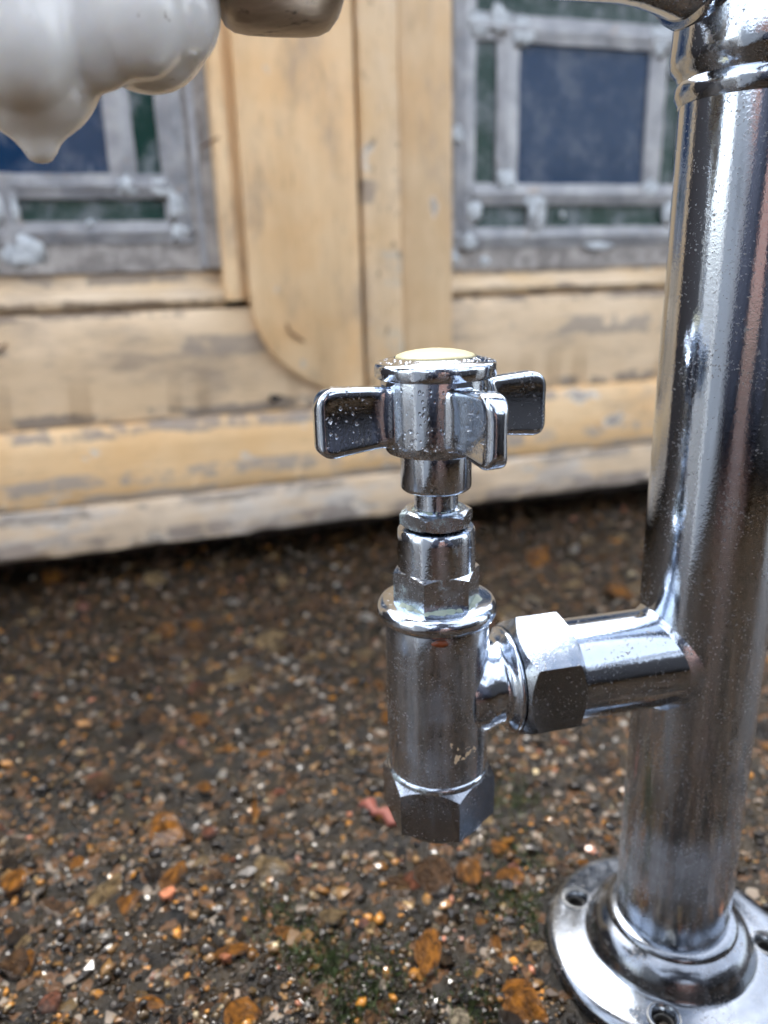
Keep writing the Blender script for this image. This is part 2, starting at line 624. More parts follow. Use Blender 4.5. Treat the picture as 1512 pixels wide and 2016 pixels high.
PSH = []
for s_ in range(7):
    v, f = pebble_shape(I2 if False else I1 if s_ % 2 else I1, s_ + 1)
    PSH.append((v, f))
PBIG = [pebble_shape(I2, s_ + 21, .22, 5) for s_ in range(6)]
pmesh = {}
def stone_mesh(i, key):
    if (i, key) not in pmesh:
        v, f = PBIG[i]
        me = raw(v, f.tolist(), 'stone')
        for p in me.polygons:
            p.use_smooth = True
        me.materials.append(MAT['stone_' + key])
        pmesh[(i, key)] = me
    return pmesh[(i, key)]

HAND = [('o',-0.0855,0.2429,0.0087,0.0095), ('o',-0.0913,0.2119,0.0049,0.0061), ('o',-0.0779,0.2699,0.0029,0.0071), ('o',0.0370,0.1692,0.0066,0.0092), ('o',0.0094,0.1858,0.0047,0.0110), ('b',0.0130,0.2161,0.0079,0.0086), ('o',-0.1335,0.2227,0.0054,0.0076), ('s',-0.0689,0.2417,0.0035,0.0032), ('t',-0.0223,0.2035,0.0047,0.0042), ('o',-0.0357,0.1961,0.0046,0.0034), ('o',-0.0524,0.1888,0.0064,0.0033), ('w',-0.1200,0.2229,0.0016,0.0020), ('p',-0.0943,0.3013,0.0028,0.0032), ('o',-0.0053,0.3508,0.0042,0.0073), ('o',-0.0005,0.3196,0.0043,0.0047), ('o',-0.0903,0.3220,0.0073,0.0051), ('o',0.0276,0.2203,0.0054,0.0088), ('b',0.0595,0.2191,0.0043,0.0040), ('o',0.0672,0.2212,0.0036,0.0030), ('w',-0.0721,0.2781,0.0022,0.0024), ('w',-0.0902,0.2772,0.0026,0.0027), ('w',0.1526,0.5772,0.0057,0.0079), ('o',0.1181,0.5558,0.0101,0.0219), ('t',0.1242,0.4830,0.0103,0.0077), ('w',-0.0130,0.4387,0.0063,0.0053), ('w',-0.1038,0.4861,0.0069,0.0048), ('t',-0.1874,0.3745,0.0050,0.0039), ('t',-0.1585,0.3593,0.0043,0.0022), ('t',-0.1430,0.3337,0.0025,0.0021), ('s',-0.1829,0.3528,0.0021,0.0037), ('o',-0.1161,0.1891,0.0029,0.0049), ('s',-0.1022,0.1744,0.0045,0.0038), ('o',-0.0715,0.1718,0.0052,0.0025), ('o',-0.1268,0.2002,0.0023,0.0023), ('o',-0.1040,0.2157,0.0021,0.0030), ('w',-0.0548,0.1738,0.0013,0.0019), ('c',0.0180,0.1627,0.0043,0.0050), ('c',-0.1103,0.2730,0.0021,0.0042), ('o',-0.0547,0.2562,0.0020,0.0056), ('o',0.0320,0.1898,0.0019,0.0056), ('p',-0.0104,0.1993,0.0023,0.0023), ('o',-0.0616,0.2287,0.0022,0.0026), ('t',0.0439,0.1856,0.0031,0.0026), ('o',-0.1148,0.2282,0.0033,0.0051), ('b',-0.2215,0.4770,0.0068,0.0048), ('c',-0.2172,0.4810,0.0048,0.0043), ('b',-0.0638,0.2213,0.0032,0.0025), ('o',-0.0249,0.1824,0.0022,0.0017), ('c',0.0753,0.4365,0.0050,0.0044), ('b',0.0153,0.2005,0.0033,0.0028)]
PIPE = Vector((.0840, .1860, 0))
def put_stone(key, x, y, a, b, sink):
    o = bpy.data.objects.new('stone', stone_mesh(random.randrange(6), key))
    COL.objects.link(o)
    o.parent = ground
    h = min(a, b) * random.uniform(.60, .85)
    o.scale = (a, b, h)
    o.rotation_euler = (random.uniform(-.25, .25), random.uniform(-.25, .25), random.uniform(-.5, .5) if sink is None else random.uniform(0, 6.28))
    o.location = (x, y, gheight(x, y) + h * (random.uniform(-.05, .25) if sink is None else sink - .05))
for (key, x, y, a, b) in HAND:
    put_stone(key, x, y, a, b, None)
cnt = len(HAND)
keys = ['o'] * 20 + ['b'] * 40 + ['t'] * 24 + ['d'] * 22 + ['s'] * 7 + ['c'] * 6 + ['w'] * 4 + ['p'] * 3
while cnt < 299:
    y = .15 + .55 * random.random() ** 1.5
    half = .06 + .42 * y
    x = random.uniform(-half, half)
    if (x - PIPE.x) ** 2 + (y - PIPE.y) ** 2 < .044 ** 2:
        continue
    key = random.choice(keys)
    s_ = random.choice([.0024, .003, .0036, .0044, .0055, .0068]) * (1 + .8 * (y > .33))
    if key in 'wcp':
        s_ *= .6
    put_stone(key, x, y, s_ * random.uniform(.7, 1.4), s_ * random.uniform(.7, 1.4), random.uniform(-.45, .1))
    cnt += 1

# the fine aggregate that cannot be picked apart
NS = 30000
yy = .13 + .58 * rng.random(NS) ** 1.7
xx = (rng.random(NS) * 2 - 1) * (.07 + .47 * yy)
keep = (xx - PIPE.x) ** 2 + (yy - PIPE.y) ** 2 > .040 ** 2
keep &= rng.random(NS) < np.interp(yy, [.24, .40, .7], [1, .5, .38])
xx, yy = xx[keep], yy[keep]
NS = len(xx)
ss = np.exp(rng.normal(math.log(.00100), .48, NS)) * (1 + .5 * (yy > .35))
ss = np.clip(ss, .0004, .0032)
PALG = np.array([(.007, .005, .0022), (.022, .015, .0065), (.075, .047, .018), (.24, .13, .042), (.52, .22, .03), (.34, .23, .10),
                 (.68, .64, .56), (.45, .17, .09), (.008, .009, .006), (.30, .28, .24), (.52, .42, .24)])
pw = np.array([26, 28, 22, 14, 8, 4, .9, 2.2, 8, .5, 1.5])
ci = rng.choice(len(PALG), NS, p=pw / pw.sum())
V, Fc, Cc = [], [], []
off = 0
for s_ in range(7):
    sel = np.where(np.arange(NS) % 7 == s_)[0]
    bv, bf = PSH[s_]
    m_ = len(sel)
    ang = rng.random(m_) * 6.283
    sx = ss[sel] * rng.uniform(.7, 1.5, m_)
    sy = ss[sel] * rng.uniform(.7, 1.3, m_)
    sz = ss[sel] * rng.uniform(.45, .9, m_)
    tilt = rng.uniform(-.5, .5, m_)
    P = np.repeat(bv[None], m_, 0) * np.stack([sx, sy, sz], -1)[:, None]
    ct, st = np.cos(tilt)[:, None], np.sin(tilt)[:, None]
    X, Z = P[..., 0] * ct - P[..., 2] * st, P[..., 0] * st + P[..., 2] * ct
    ca, sa = np.cos(ang)[:, None], np.sin(ang)[:, None]
    gz = np.array([gheight(a_, b_) for a_, b_ in zip(xx[sel], yy[sel])]) + sz * rng.uniform(-.45, .5, m_)
    Q = np.stack([X * ca - P[..., 1] * sa + xx[sel][:, None], X * sa + P[..., 1] * ca + yy[sel][:, None], Z + gz[:, None]], -1)
    V.append(Q.reshape(-1, 3))
    Fc.append((bf[None] + (np.arange(m_) * len(bv))[:, None, None] + off).reshape(-1, 3))
    Cc.append(np.repeat(np.clip(PALG[ci[sel]] * (.15 + .75 * rng.random((m_, 1)) ** 1.4), 0, .8), len(bv), 0))
    off += m_ * len(bv)
V, Fc, Cc = np.concatenate(V), np.concatenate(Fc), np.concatenate(Cc)
me = bpy.data.meshes.new('gravel')
me.vertices.add(len(V))
me.vertices.foreach_set('co', V.astype(np.float32).ravel())
me.loops.add(len(Fc) * 3)
me.loops.foreach_set('vertex_index', Fc.astype(np.int32).ravel())
me.polygons.add(len(Fc))
me.polygons.foreach_set('loop_start', np.arange(0, len(Fc) * 3, 3, dtype=np.int32))
me.update(calc_edges=True)
ca_ = me.color_attributes.new('Col', 'FLOAT_COLOR', 'POINT')
ca_.data.foreach_set('color', np.concatenate([Cc, np.ones((len(Cc), 1))], 1).astype(np.float32).ravel())
me.polygons.foreach_set('use_smooth', np.repeat(rng.random(NS) < .6, len(PSH[0][1])))
me.materials.append(MAT['gravel'])
grav = bpy.data.objects.new('gravel', me)
COL.objects.link(grav)
grav.parent = ground
grav['kind'] = 'stuff'

# ------------------------------------------------------------------ leaded window frame
DA = R(18.2)
win = thing('leaded_window', 'weathered cream-painted wooden frame with two blue and green leaded lights', 'window', (-.2763, .5170, 0), DA)
U0, U1, VT = -.155, .690, .425

def extrude(name, prof, u0, u1, mat, parent, n=120, jit=.0004, jf=60, sharp=30):
    """closed (y, z) profile drawn out along x with slightly uneven edges"""
    v, f = [], []
    m_ = len(prof)
    for i in range(n + 1):
        u = u0 + (u1 - u0) * i / n
        for j, (y_, z_) in enumerate(prof):
            a = jit * fnoise(u * jf, j * 3.7, z_ * 20, 3)
            b = jit * fnoise(u * jf, j * 3.7 + 50, z_ * 20, 3)
            v.append((u, y_ + a, z_ + b))
    for i in range(n):
        for j in range(m_):
            j2 = (j + 1) % m_
            f.append((i * m_ + j, i * m_ + j2, (i + 1) * m_ + j2, (i + 1) * m_ + j))
    f.append(tuple(range(m_)))
    f.append(tuple(range(n * m_, (n + 1) * m_))[::-1])
    return mesh(name, v, f, mat, parent, sharp)

def upright(name, prof, v0, v1, mat, parent, n=90, jit=.0004, sharp=30):
    """closed (x, y) profile drawn out upwards"""
    v, f = [], []
    m_ = len(prof)
    for i in range(n + 1):
        z_ = v0 + (v1 - v0) * i / n
        for j, (x_, y_) in enumerate(prof):
            a = jit * fnoise(z_ * 50, j * 3.7, x_ * 20, 3)
            b = jit * fnoise(z_ * 50, j * 3.7 + 50, x_ * 20, 3)
            v.append((x_ + a, y_ + b, z_))
    for i in range(n):
        for j in range(m_):
            j2 = (j + 1) % m_
            f.append((i * m_ + j, i * m_ + j2, (i + 1) * m_ + j2, (i + 1) * m_ + j))
    f.append(tuple(range(m_)))
    f.append(tuple(range(n * m_, (n + 1) * m_))[::-1])
    return mesh(name, v, f, mat, parent, sharp)

def arc(cy, cz, r_, a0, a1, n):
    return [(cy + r_ * math.cos(R(a0 + (a1 - a0) * i / n)), cz + r_ * math.sin(R(a0 + (a1 - a0) * i / n))) for i in range(n + 1)]

# bottom lip, weather board, rail
extrude('bottom_lip', [(.050, .006), (.004, .005), (.0012, .006), (.0002, .009), (0, .020), (.0006, .034), (.002, .0395), (.005, .0415), (.050, .0415)],
        U0, U1, MAT['paint_lip'], win, 160, .0013, 45)
extrude('weather_board', [(.050, .0418), (.0055, .0418), (.0030, .043), (.0018, .046), (.003, .060), (.0045, .080), (.0065, .092), (.0085, .0955), (.0135, .0975), (.050, .0975)],
        U0, U1, MAT['paint_board'], win, 160, .0005)
extrude('bottom_rail', [(.050, .0978), (.0150, .0978), (.0138, .0995), (.0135, .140), (.0137, .172), (.0150, .1755), (.019, .1765), (.050, .1765)],
        U0, U1, MAT['paint_rail'], win, 160, .0005)
bead = [(.050, .1768), (.0165, .1768)] + [(.0235 - .0075 * math.cos(R(a)), .1835 + .0065 * math.sin(R(a))) for a in range(-75, 91, 15)] + [(.026, .1915), (.028, .1930)]
extrude('glazing_bead', bead + [(.0300, .2030), (.050, .2035)], -.065, .1778, MAT['paint_bead'], win, 70, .0006)
extrude('glazing_bead', bead + [(.0295, .1975), (.050, .198)], .3575, .601, MAT['paint_bead'], win, 70, .0006)

# meeting stiles: rounded board on the left, overlapping strips to the right
def rounded_panel():
    out = [(.2798, .100)]
    pts = [(.262, .107), (.247, .1130), (.235, .119), (.2236, .1265), (.2137, .135), (.2054, .1450), (.2000, .157), (.1962, .1709), (.1948, .184)]
    out += pts
    for i in range(1, 31):
        out.append((.1946, .184 + (VT - .184) * i / 30))
    out.append((.2798, VT))
    for i in range(29, 0, -1):
        out.append((.2798, .100 + (VT - .100) * i / 30))
    n = len(out)
    v, f = [], []
    def ring(inset, y_):
        base = len(v)
        for (x_, z_) in out:
            xx_ = x_ + (inset if x_ < .2795 else -inset)
            if z_ < .19 and x_ < .2795:
                d = Vector((.285 - x_, .20 - z_)).normalized()
                xx_, zz_ = x_ + d.x * inset, z_ + d.y * inset
            else:
                zz_ = z_
            v.append((xx_ + .0003 * fnoise(z_ * 40, x_ * 40, 1), y_ + .0004 * fnoise(z_ * 40, x_ * 40, 7), zz_))
        return base
    a = ring(0, .040)
    b = ring(0, .0070)
    c_ = ring(.0007, .0050)
    d_ = ring(.0025, .0040)
    for p, q in ((a, b), (b, c_), (c_, d_)):
        for i in range(n):
            i2 = (i + 1) % n
            f.append((p + i, p + i2, q + i2, q + i))
    f.append(tuple(range(d_, d_ + n)))
    return v, f
v, f = rounded_panel()
mesh('meeting_stile', v, f, MAT['paint_v'], win, 30)
upright('stile_bead', [(.1778, .040), (.1778, .0130), (.1786, .0100), (.1805, .0082), (.184, .0072), (.1873, .0078), (.1886, .0100), (.1893, .0125), (.1944, .0128), (.1944, .040)],
        .1815, VT, MAT['paint_v'], win)
upright('cover_strip', [(.2816, .040), (.2816, .0110), (.2822, .0085), (.2826, .0050), (.2840, .0028), (.288, .0012), (.297, .0006), (.306, .0012), (.3108, .0026), (.3125, .0050), (.3128, .040)],
        .098, VT, MAT['paint_strip'], win)
upright('edge_stile', [(.3140, .040), (.3140, .0115), (.3148, .0096), (.330, .0088), (.352, .0090), (.3555, .0098), (.3570, .0118), (.3573, .040)],
        .0985, VT, MAT['paint_right'], win)
upright('outer_stile', [(U0, .045), (U0, .012), (U0 + .002, .010), (-.068, .010), (-.0655, .013), (-.0655, .045)], .0985, VT, MAT['paint_v'], win)
upright('outer_stile', [(.6015, .045), (.6015, .013), (.604, .010), (U1 - .002, .010), (U1, .012), (U1, .045)], .0985, VT, MAT['paint_v'], win)
extrude('top_rail', [(.050, VT + .0005), (.012, VT + .0005), (.010, VT + .003), (.010, VT + .075), (.012, VT + .078), (.050, VT + .078)], U0, U1, MAT['paint_rail'], win, 40)

# leaded lights
def came(parent, a0, a1, b0, b1, horiz, yf=.0255):
    """a lead strip: along x from a0 to a1 between heights b0..b1 (horiz) or along z (not horiz)"""
    h = (b1 - b0) / 2
    cm = (b0 + b1) / 2
    prof = []
    for t in range(0, 9):
        q = -1 + 2 * t / 8
        prof.append((cm + q * h, yf + .0006 - .0005 * math.cos(q * 5) + .0011 * abs(q) ** 6))
    prof = [(b0, yf + .006)] + prof + [(b1, yf + .006)]
    n = max(6, int((a1 - a0) / .006))
    v, f = [], []
    m_ = len(prof)
    for i in range(n + 1):
        s_ = a0 + (a1 - a0) * i / n
        for j, (p_, y_) in enumerate(prof):
            w_ = .0005 * fnoise(s_ * 40, cm * 31, j * .6, 3)
            y2 = y_ + .0004 * fnoise(s_ * 60, cm * 17 + 9, j * .8, 3)
            v.append((s_, y2, p_ + w_) if horiz else (p_ + w_, y2, s_))
    for i in range(n):
        for j in range(m_ - 1):
            f.append((i * m_ + j, i * m_ + j + 1, (i + 1) * m_ + j + 1, (i + 1) * m_ + j))
    f.append(tuple(range(m_)))
    f.append(tuple(range(n * m_, (n + 1) * m_))[::-1])
    return mesh('came', v, f, MAT['lead'], parent, 40)

def pane(parent, x0, x1, z0, z1, mat, y_=.0300):
    n = 8
    v, f = [], []
    for side, yo in ((0, 0), (1, .003)):
        for i in range(n + 1):
            for j in range(n + 1):
                x_ = x0 + (x1 - x0) * i / n
                z_ = z0 + (z1 - z0) * j / n
                v.append((x_, y_ + yo + .0006 * fnoise(x_ * 30, z_ * 30, 5.5, 2), z_))
    N = (n + 1) ** 2
    for i in range(n):
        for j in range(n):
            a = i * (n + 1) + j
            f.append((a, a + n + 1, a + n + 2, a + 1))
            f.append((N + a, N + a + 1, N + a + n + 2, N + a + n + 1))
    rim = [i * (n + 1) for i in range(n + 1)] + [n * (n + 1) + j for j in range(1, n + 1)] + [i * (n + 1) + n for i in range(n - 1, -1, -1)] + [j for j in range(n - 1, 0, -1)]
    for a, b in zip(rim, rim[1:] + rim[:1]):
        f.append((a, N + a, N + b, b))
    return mesh('pane', v, f, mat, parent, 40)

def solder(parent, x_, z_, rx, rz):
    bv, bf = I2
    sd_ = random.random() * 50
    v = []
    for q in bv:
        n_ = .85 + .55 * noise.noise(Vector(q) * 1.5 + Vector((sd_, 0, 0))) + .30 * noise.noise(Vector(q) * 3 + Vector((sd_, 4, 0)))
        v.append((x_ + q[0] * rx * n_, .0262 + q[1] * .0010 * n_, z_ + q[2] * rz * n_))
    return mesh('solder_joint', v, bf.tolist(), MAT['solder'], parent, 0)

def build_light(xs, zs, blobs, o0, o1, ob):
    """xs: came edges from one side to the other; zs: came edges upwards"""
    lt = empty('leaded_light', win)
    (a0, a1), (b0, b1), (c0, c1), (d0, d1) = xs          # outer, inner | inner, outer cames
    (e0, e1), (g0, g1), (h0, h1), (k0, k1) = zs
    top = VT
    for (p, q) in ((a0, a1), (d0, d1)):
        came(lt, e0, top, p, q, False)
    for (p, q) in ((b0, b1), (c0, c1)):
        came(lt, g1 - .005, h0 + .005, p, q, False, .0262)
    for (p, q) in ((e0, e1), (k0, k1)):
        came(lt, a0, d1, p, q, True, .0257)
    for (p, q) in ((g0, g1), (h0, h1)):
        came(lt, a1 - .003, d0 + .003, p, q, True, .0252)
    # panes
    for (z0, z1) in ((g1, h0),):
        pane(lt, a1 - .002, b0 + .002, z0 - .002, z1 + .002, MAT['green'])
        pane(lt, c1 - .002, d0 + .002, z0 - .002, z1 + .002, MAT['green'])
        pane(lt, b1 - .002, c0 + .002, z0 - .002, z1 + .002, MAT['blue'])
    for (z0, z1) in ((e1, g0), (h1, k0)):
        pane(lt, a1 - .002, d0 + .002, z0 - .002, z1 + .002, MAT['green'])
    for (x_, z_, rx, rz) in blobs:
        solder(lt, x_, z_, rx, rz)
    # putty fillet round the opening
    for (x0, x1) in ((o0, a0), (d1, o1)):
        upright('putty', [(x0, .045), (x0, .0215 if x0 == o0 else .0275), (x1, .0275 if x0 == o0 else .0215), (x1, .045)], ob, top, MAT['putty'], lt, 60, .0007)
    extrude('putty', [(.045, ob - .001), (.0260, ob - .001), (.0285, e0 + .001), (.045, e0 + .001)], o0, o1, MAT['putty'], lt, 70, .0009)
    return lt

rng_blob = random.Random(3)
# right light
rx_ = [(.3665, .3838), (.4022, .4215), (.5415, .5590), (.5755, .5925)]
rz_ = [(.2150, .2308), (.2475, .2640), (.3650, .3835), (.3990, .4150)]
rb = [(.4395, .2330, .0075, .0070), (.4380, .2500, .0105, .0070), (.4640, .2400, .0030, .0030), (.4120, .2660, .0105, .0095), (.5500, .2600, .0095, .0090), (.5500, .3740, .0130, .0120), (.4230, .3720, .0115, .0110), (.3830, .2430, .0090, .0095), (.3790, .2190, .0085, .0095),
      (.4395, .2420, .0095, .0170), (.3860, .3740, .0120, .0110), (.4040, .3780, .0110, .0130), (.3680, .2980, .006, .0085), (.3640, .2080, .006, .006), (.5700, .2400, .0070, .0120), (.3930, .2040, .005, .004),
      (.5010, .2140, .016, .0040), (.5660, .3500, .006, .006)]
build_light(rx_, rz_, rb, .3578, .6012, .1985)
# left light (mirror arrangement, seen behind the white radiator)
lx_ = [(-.0480, -.0320), (-.0160, .0000), (.1080, .1262), (.1425, .1605)]
lz_ = [(.2225, .2375), (.2520, .2680), (.3700, .3870), (.4020, .4180)]
lb = [(.1180, .2600, .0090, .0085), (.1400, .2590, .0110, .0075), (.1510, .2300, .0075, .0070), (.0380, .2450, .0110, .0160), (.0450, .2180, .0150, .0130), (.1500, .2480, .0070, .0120), (.1660, .2120, .0035, .0035),
      (.0720, .2600, .0028, .0028), (.0900, .2360, .0035, .0028), (.1570, .3300, .005, .006)]
came(bpy.data.objects['leaded_light'], .2300, .2490, .4320, .4470, False, .0250)
ll = build_light(lx_, lz_, lb, -.0650, .1776, .2045)
came(ll, .2225, .2680, .0335, .0470, False, .0248)
came(ll, .2050, .4150, .1640, .1715, False, .0238)

# ------------------------------------------------------------------ chrome towel rail
RD = Vector((math.cos(R(13.2)), math.sin(R(13.2)), 0))      # direction of the rail and of the valve tail
rail = thing('towel_rail', 'tall chrome towel rail leg with round screw-down foot and side tail', 'towel rail', (PIPE.x, PIPE.y, GZ))
def local(p):
    return Vector(p) - Vector((PIPE.x, PIPE.y, GZ))
PR = .0162
ZL = -GZ
T0 = Matrix.Translation((0, 0, ZL))
lathe('column', [(PR, .0), (PR, .010)] + [(PR, z_) for z_ in np.linspace(.03, .232, 12)] + [(PR, .6)], MAT['chrome_pipe'], rail, 96, T0)
lathe('socket_collar', [(PR - .002, .2320), (PR + .0003, .2326), (PR + .0012, .2345), (PR + .0012, .2362), (PR + .0006, .2372), (PR + .0011, .2385), (PR + .0024, .2400), (PR + .0027, .2420), (PR + .0025, .2460), (PR + .0025, .282), (PR + .001, .286), (PR - .002, .2865)],
      MAT['chrome'], rail, 96, T0, cap0=False, cap1=False)
# screw-down foot
foot_prof = [(.0120, -.0045), (.0362, -.0045), (.0371, -.0035), (.0374, -.0018), (.0370, -.0002), (.0358, .0010), (.0345, .0015), (.0318, .0016), (.0285, .0019), (.0262, .0024), (.0250, .0024),
             (.0246, .0027), (.0242, .0036), (.0236, .0055), (.0227, .0076), (.0216, .0092), (.0204, .0102), (.0194, .0107), (.0189, .0110), (.0187, .0117), (.0182, .0125), (.0174, .0129), (.0150, .0130)]
v, f = lathe_data(foot_prof, 128, T0)
fm = raw(v, f, 'base_flange')
tmp = bpy.data.objects.new('tmp', fm)
COL.objects.link(tmp)
holes = [(148, .0290), (-8, .0288), (-112, .0292), (68, .0290)]
cut = bmesh.new()
for (a, rr) in holes:
    cx, cy = rr * math.cos(R(a)), rr * math.sin(R(a))
    cv, cf = lathe_data([(.0026, -.003), (.0026, .0004), (.0044, .0034)], 32, Matrix.Translation((cx, cy, ZL)))
    bvs = [cut.verts.new(q) for q in cv]
    for q in cf:
        cut.faces.new([bvs[i] for i in q])
bmesh.ops.recalc_face_normals(cut, faces=cut.faces)
cme = bpy.data.meshes.new('cut')
cut.to_mesh(cme)
cut.free()
cobj = bpy.data.objects.new('cut', cme)
COL.objects.link(cobj)
bo = tmp.modifiers.new('b', 'BOOLEAN')
bo.operation = 'DIFFERENCE'
bo.solver = 'EXACT'
bo.object = cobj
dg = bpy.context.evaluated_depsgraph_get()
dg.update()
res = bpy.data.meshes.new_from_object(tmp.evaluated_get(dg))
bpy.data.objects.remove(tmp)
bpy.data.objects.remove(cobj)
base = finish('base_flange', res, MAT['chrome_base'], rail, 35)
for (a, rr) in holes:
    cx, cy = rr * math.cos(R(a)), rr * math.sin(R(a))
    mt = Matrix.Translation((cx, cy, ZL))
    lathe('screw_hole', [(.0043, .0026), (.0045, .0024), (.0043, .0019), (.0027, .0005), (.0025, .0001)], MAT['zinc'], base, 32, mt, cap0=False, cap1=False)
    lathe('hole_bottom', [(.0003, -.0026), (.00255, -.0026), (.00255, .0004)], MAT['hole'], base, 24, mt, cap1=False)

VALVE = Vector((.01205, .1691, 0))
def axis_mtx(origin, d):
    d = d.normalized()
    xx_ = Vector((0, 0, 1))
    yy_ = d.cross(xx_)
    m_ = Matrix((xx_, yy_, d)).transposed().to_4x4()
    m_.translation = origin
    return m_
# tail to the valve
tail_m = axis_mtx(local((VALVE.x, VALVE.y, .1001)), RD)
dist = (PIPE - VALVE).length
lathe('tail', [(.0105, .0320), (.0130, .0325)] + [(.0130, s_) for s_ in np.linspace(.036, dist - .003, 8)], MAT['chrome'], rail, 80, tail_m)
# saddle weld between the tail and the column
def saddle(name, d, z_, rt_, Rp, mat, grow=.0011):
    v, f = [], []
    n = 80
    perp = Vector((-d.y, d.x, 0))
    rings = [(rt_ - .0006, grow * 1.6), (rt_ + .0001, grow * 1.25), (rt_ + grow * .55, grow * .55), (rt_ + grow * 1.2, grow * .05), (rt_ + grow * 1.6, -.0006)]
    for (rr, lift) in rings:
        for i in range(n):
            a = 2 * math.pi * i / n
            s_ = rr * math.cos(a)
            h = rr * math.sin(a)
            depth = math.sqrt(max((Rp + lift) ** 2 - s_ * s_, 1e-9))
            p = -d * depth + perp * s_ + Vector((0, 0, z_ + h))
            v.append(p)
    for j in range(len(rings) - 1):
        for i in range(n):
            i2 = (i + 1) % n
            f.append((j * n + i, j * n + i2, (j + 1) * n + i2, (j + 1) * n + i))
    return mesh(name, v, f, mat, rail, 0)
saddle('weld', RD, .1001 - GZ, .0130, PR, MAT['chrome_collar'], .0009)
# cross rail above, running left to the radiator
RZ = .2632
rail_m = axis_mtx(local((PIPE.x, PIPE.y, RZ)), -RD)
lathe('cross_rail', [(.0165, .010), (.0160, .0175), (.0152, .0205), (.0142, .0240), (.0132, .0290)] + [(.0128, s_) for s_ in np.linspace(.034, .36, 14)], MAT['chrome_pipe'], rail, 72, rail_m)
lathe('cross_rail_socket', [(.0172, .0110), (.0172, .0178), (.0168, .0190), (.0155, .0194)], MAT['chrome'], rail, 72, rail_m)
# far leg, same as this one
leg2 = -RD * .372
o = bpy.data.objects.new('column', bpy.data.objects['column'].data)
COL.objects.link(o); o.parent = rail; o.location = leg2
o = bpy.data.objects.new('base_flange', base.data)
COL.objects.link(o); o.parent = rail; o.location = leg2

# ------------------------------------------------------------------ white radiator section
rad = thing('radiator', 'white enamelled radiator with bulging lobed foot hanging from the rail', 'radiator', (0, 0, 0))
RDIR = -RD
def on_rail(s_):
    return PIPE + RDIR * s_
def lobe(bm, cx, cy, r_, zbot, ztop=.52, flat=1.0, nub=None):
    prof = []
    if nub:
        prof += [(.0004, nub), (.0016, nub + .0003), (.0027, nub + .0013), (.0031, nub + .0027), (.0040, nub + .0040)]
        prof += [(r_ * math.sin(R(a)), zbot + r_ * flat * (1 - math.cos(R(a)))) for a in range(28, 91, 6)]
    else:
        prof += [(max(.0003, r_ * math.sin(R(a))), zbot + r_ * flat * (1 - math.cos(R(a)))) for a in range(2, 91, 6)]
    prof += [(r_ * 1.0, zbot + r_ * flat + .012), (r_ * .97, zbot + r_ * flat + .03), (r_ * .97, ztop)]
    v, f = lathe_data(prof, 48, Matrix.Translation((cx, cy, 0)))
    bv = [bm.verts.new(q) for q in v]
    for q in f:
        bm.faces.new([bv[i] for i in q])
bm = bmesh.new()
def at(s_, o_):
    p = on_rail(s_) + Vector((RD.y, -RD.x, 0)) * o_       # o_ > 0: towards the camera
    return p.x, p.y
for s_, o_, r_, zb, fl, nb in [(.1475, .004, .0128, .2228, 1.15, .2192), (.1275, .002, .0116, .2312, 1.0, None), (.1218, .006, .0075, .2345, 1.2, None), (.1285, .010, .0085, .2318, 1.2, None),
                               (.1360, .008, .0085, .2300, 1.3, None), (.1590, .008, .0095, .2290, 1.3, None), (.1705, .002, .0120, .2312, 1.0, None), (.1475, .012, .0098, .2262, 1.2, None),
                               (.1475, -.022, .0128, .2420, 1.0, None), (.1245, -.022, .0120, .2450, 1.0, None), (.1705, -.022, .0120, .2450, 1.0, None), (.1940, .002, .0120, .2312, 1.0, None), (.1940, -.022, .0120, .2450, 1.0, None)]:
    x_, y_ = at(s_, o_)
    lobe(bm, x_, y_, r_, zb, .46, fl, nb)
rme = bpy.data.meshes.new('rad_raw')
bm.to_mesh(rme)
bm.free()
tmp = bpy.data.objects.new('tmp', rme)
COL.objects.link(tmp)
rm = tmp.modifiers.new('r', 'REMESH')
rm.mode = 'VOXEL'
rm.voxel_size = .0011
sm = tmp.modifiers.new('s', 'SMOOTH')
sm.factor = .5
sm.iterations = 5
dg = bpy.context.evaluated_depsgraph_get()
dg.update()
res = bpy.data.meshes.new_from_object(tmp.evaluated_get(dg))
bpy.data.objects.remove(tmp)
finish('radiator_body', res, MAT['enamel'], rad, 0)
cp_m = axis_mtx(on_rail(.0) + Vector((0, 0, RZ)), RDIR)
lathe('coupling', [(.0128, .0920), (.0165, .0921), (.0184, .0926), (.0198, .0938), (.0206, .0956), (.0209, .0985), (.0210, .1040), (.0209, .1090), (.0205, .1115), (.0196, .1130), (.0180, .1138), (.0130, .1142)], MAT['nickel'], rad, 72, cp_m)
lathe('coupling_neck', [(.0120, .1138), (.0150, .1140), (.0150, .1200), (.0120, .1210)], MAT['nickel'], rad, 48, cp_m)

# ------------------------------------------------------------------ radiator valve
valve = thing('radiator_valve', 'chrome angle valve with four-winged handle and cream cap disc', 'valve', (VALVE.x, VALVE.y, 0))
TM = axis_mtx(Vector((0, 0, .1001)), RD)
lathe('body', [(.0108, .0745), (.0122, .0750), (.0124, .0780)] + [(.0126, z_) for z_ in np.linspace(.082, .119, 8)] + [(.0123, .1205)], MAT['chrome_body'], valve, 96)
lathe('seal_ring', [(.0124, .0776), (.0128, .0784), (.0130, .0791), (.0129, .0797), (.0125, .0801)], MAT['chrome_nut'], valve, 96, cap0=False, cap1=False)
lathe('flange', [(.0120, .1200), (.0132, .1204), (.0141, .1214), (.01445, .1226), (.0142, .1237), (.0136, .1246), (.0128, .1250), (.0100, .1251)], MAT['chrome_collar'], valve, 96)
v, f = hexnut_data(.0126, .0655, .0792, None, .0119, .95, R(-13))
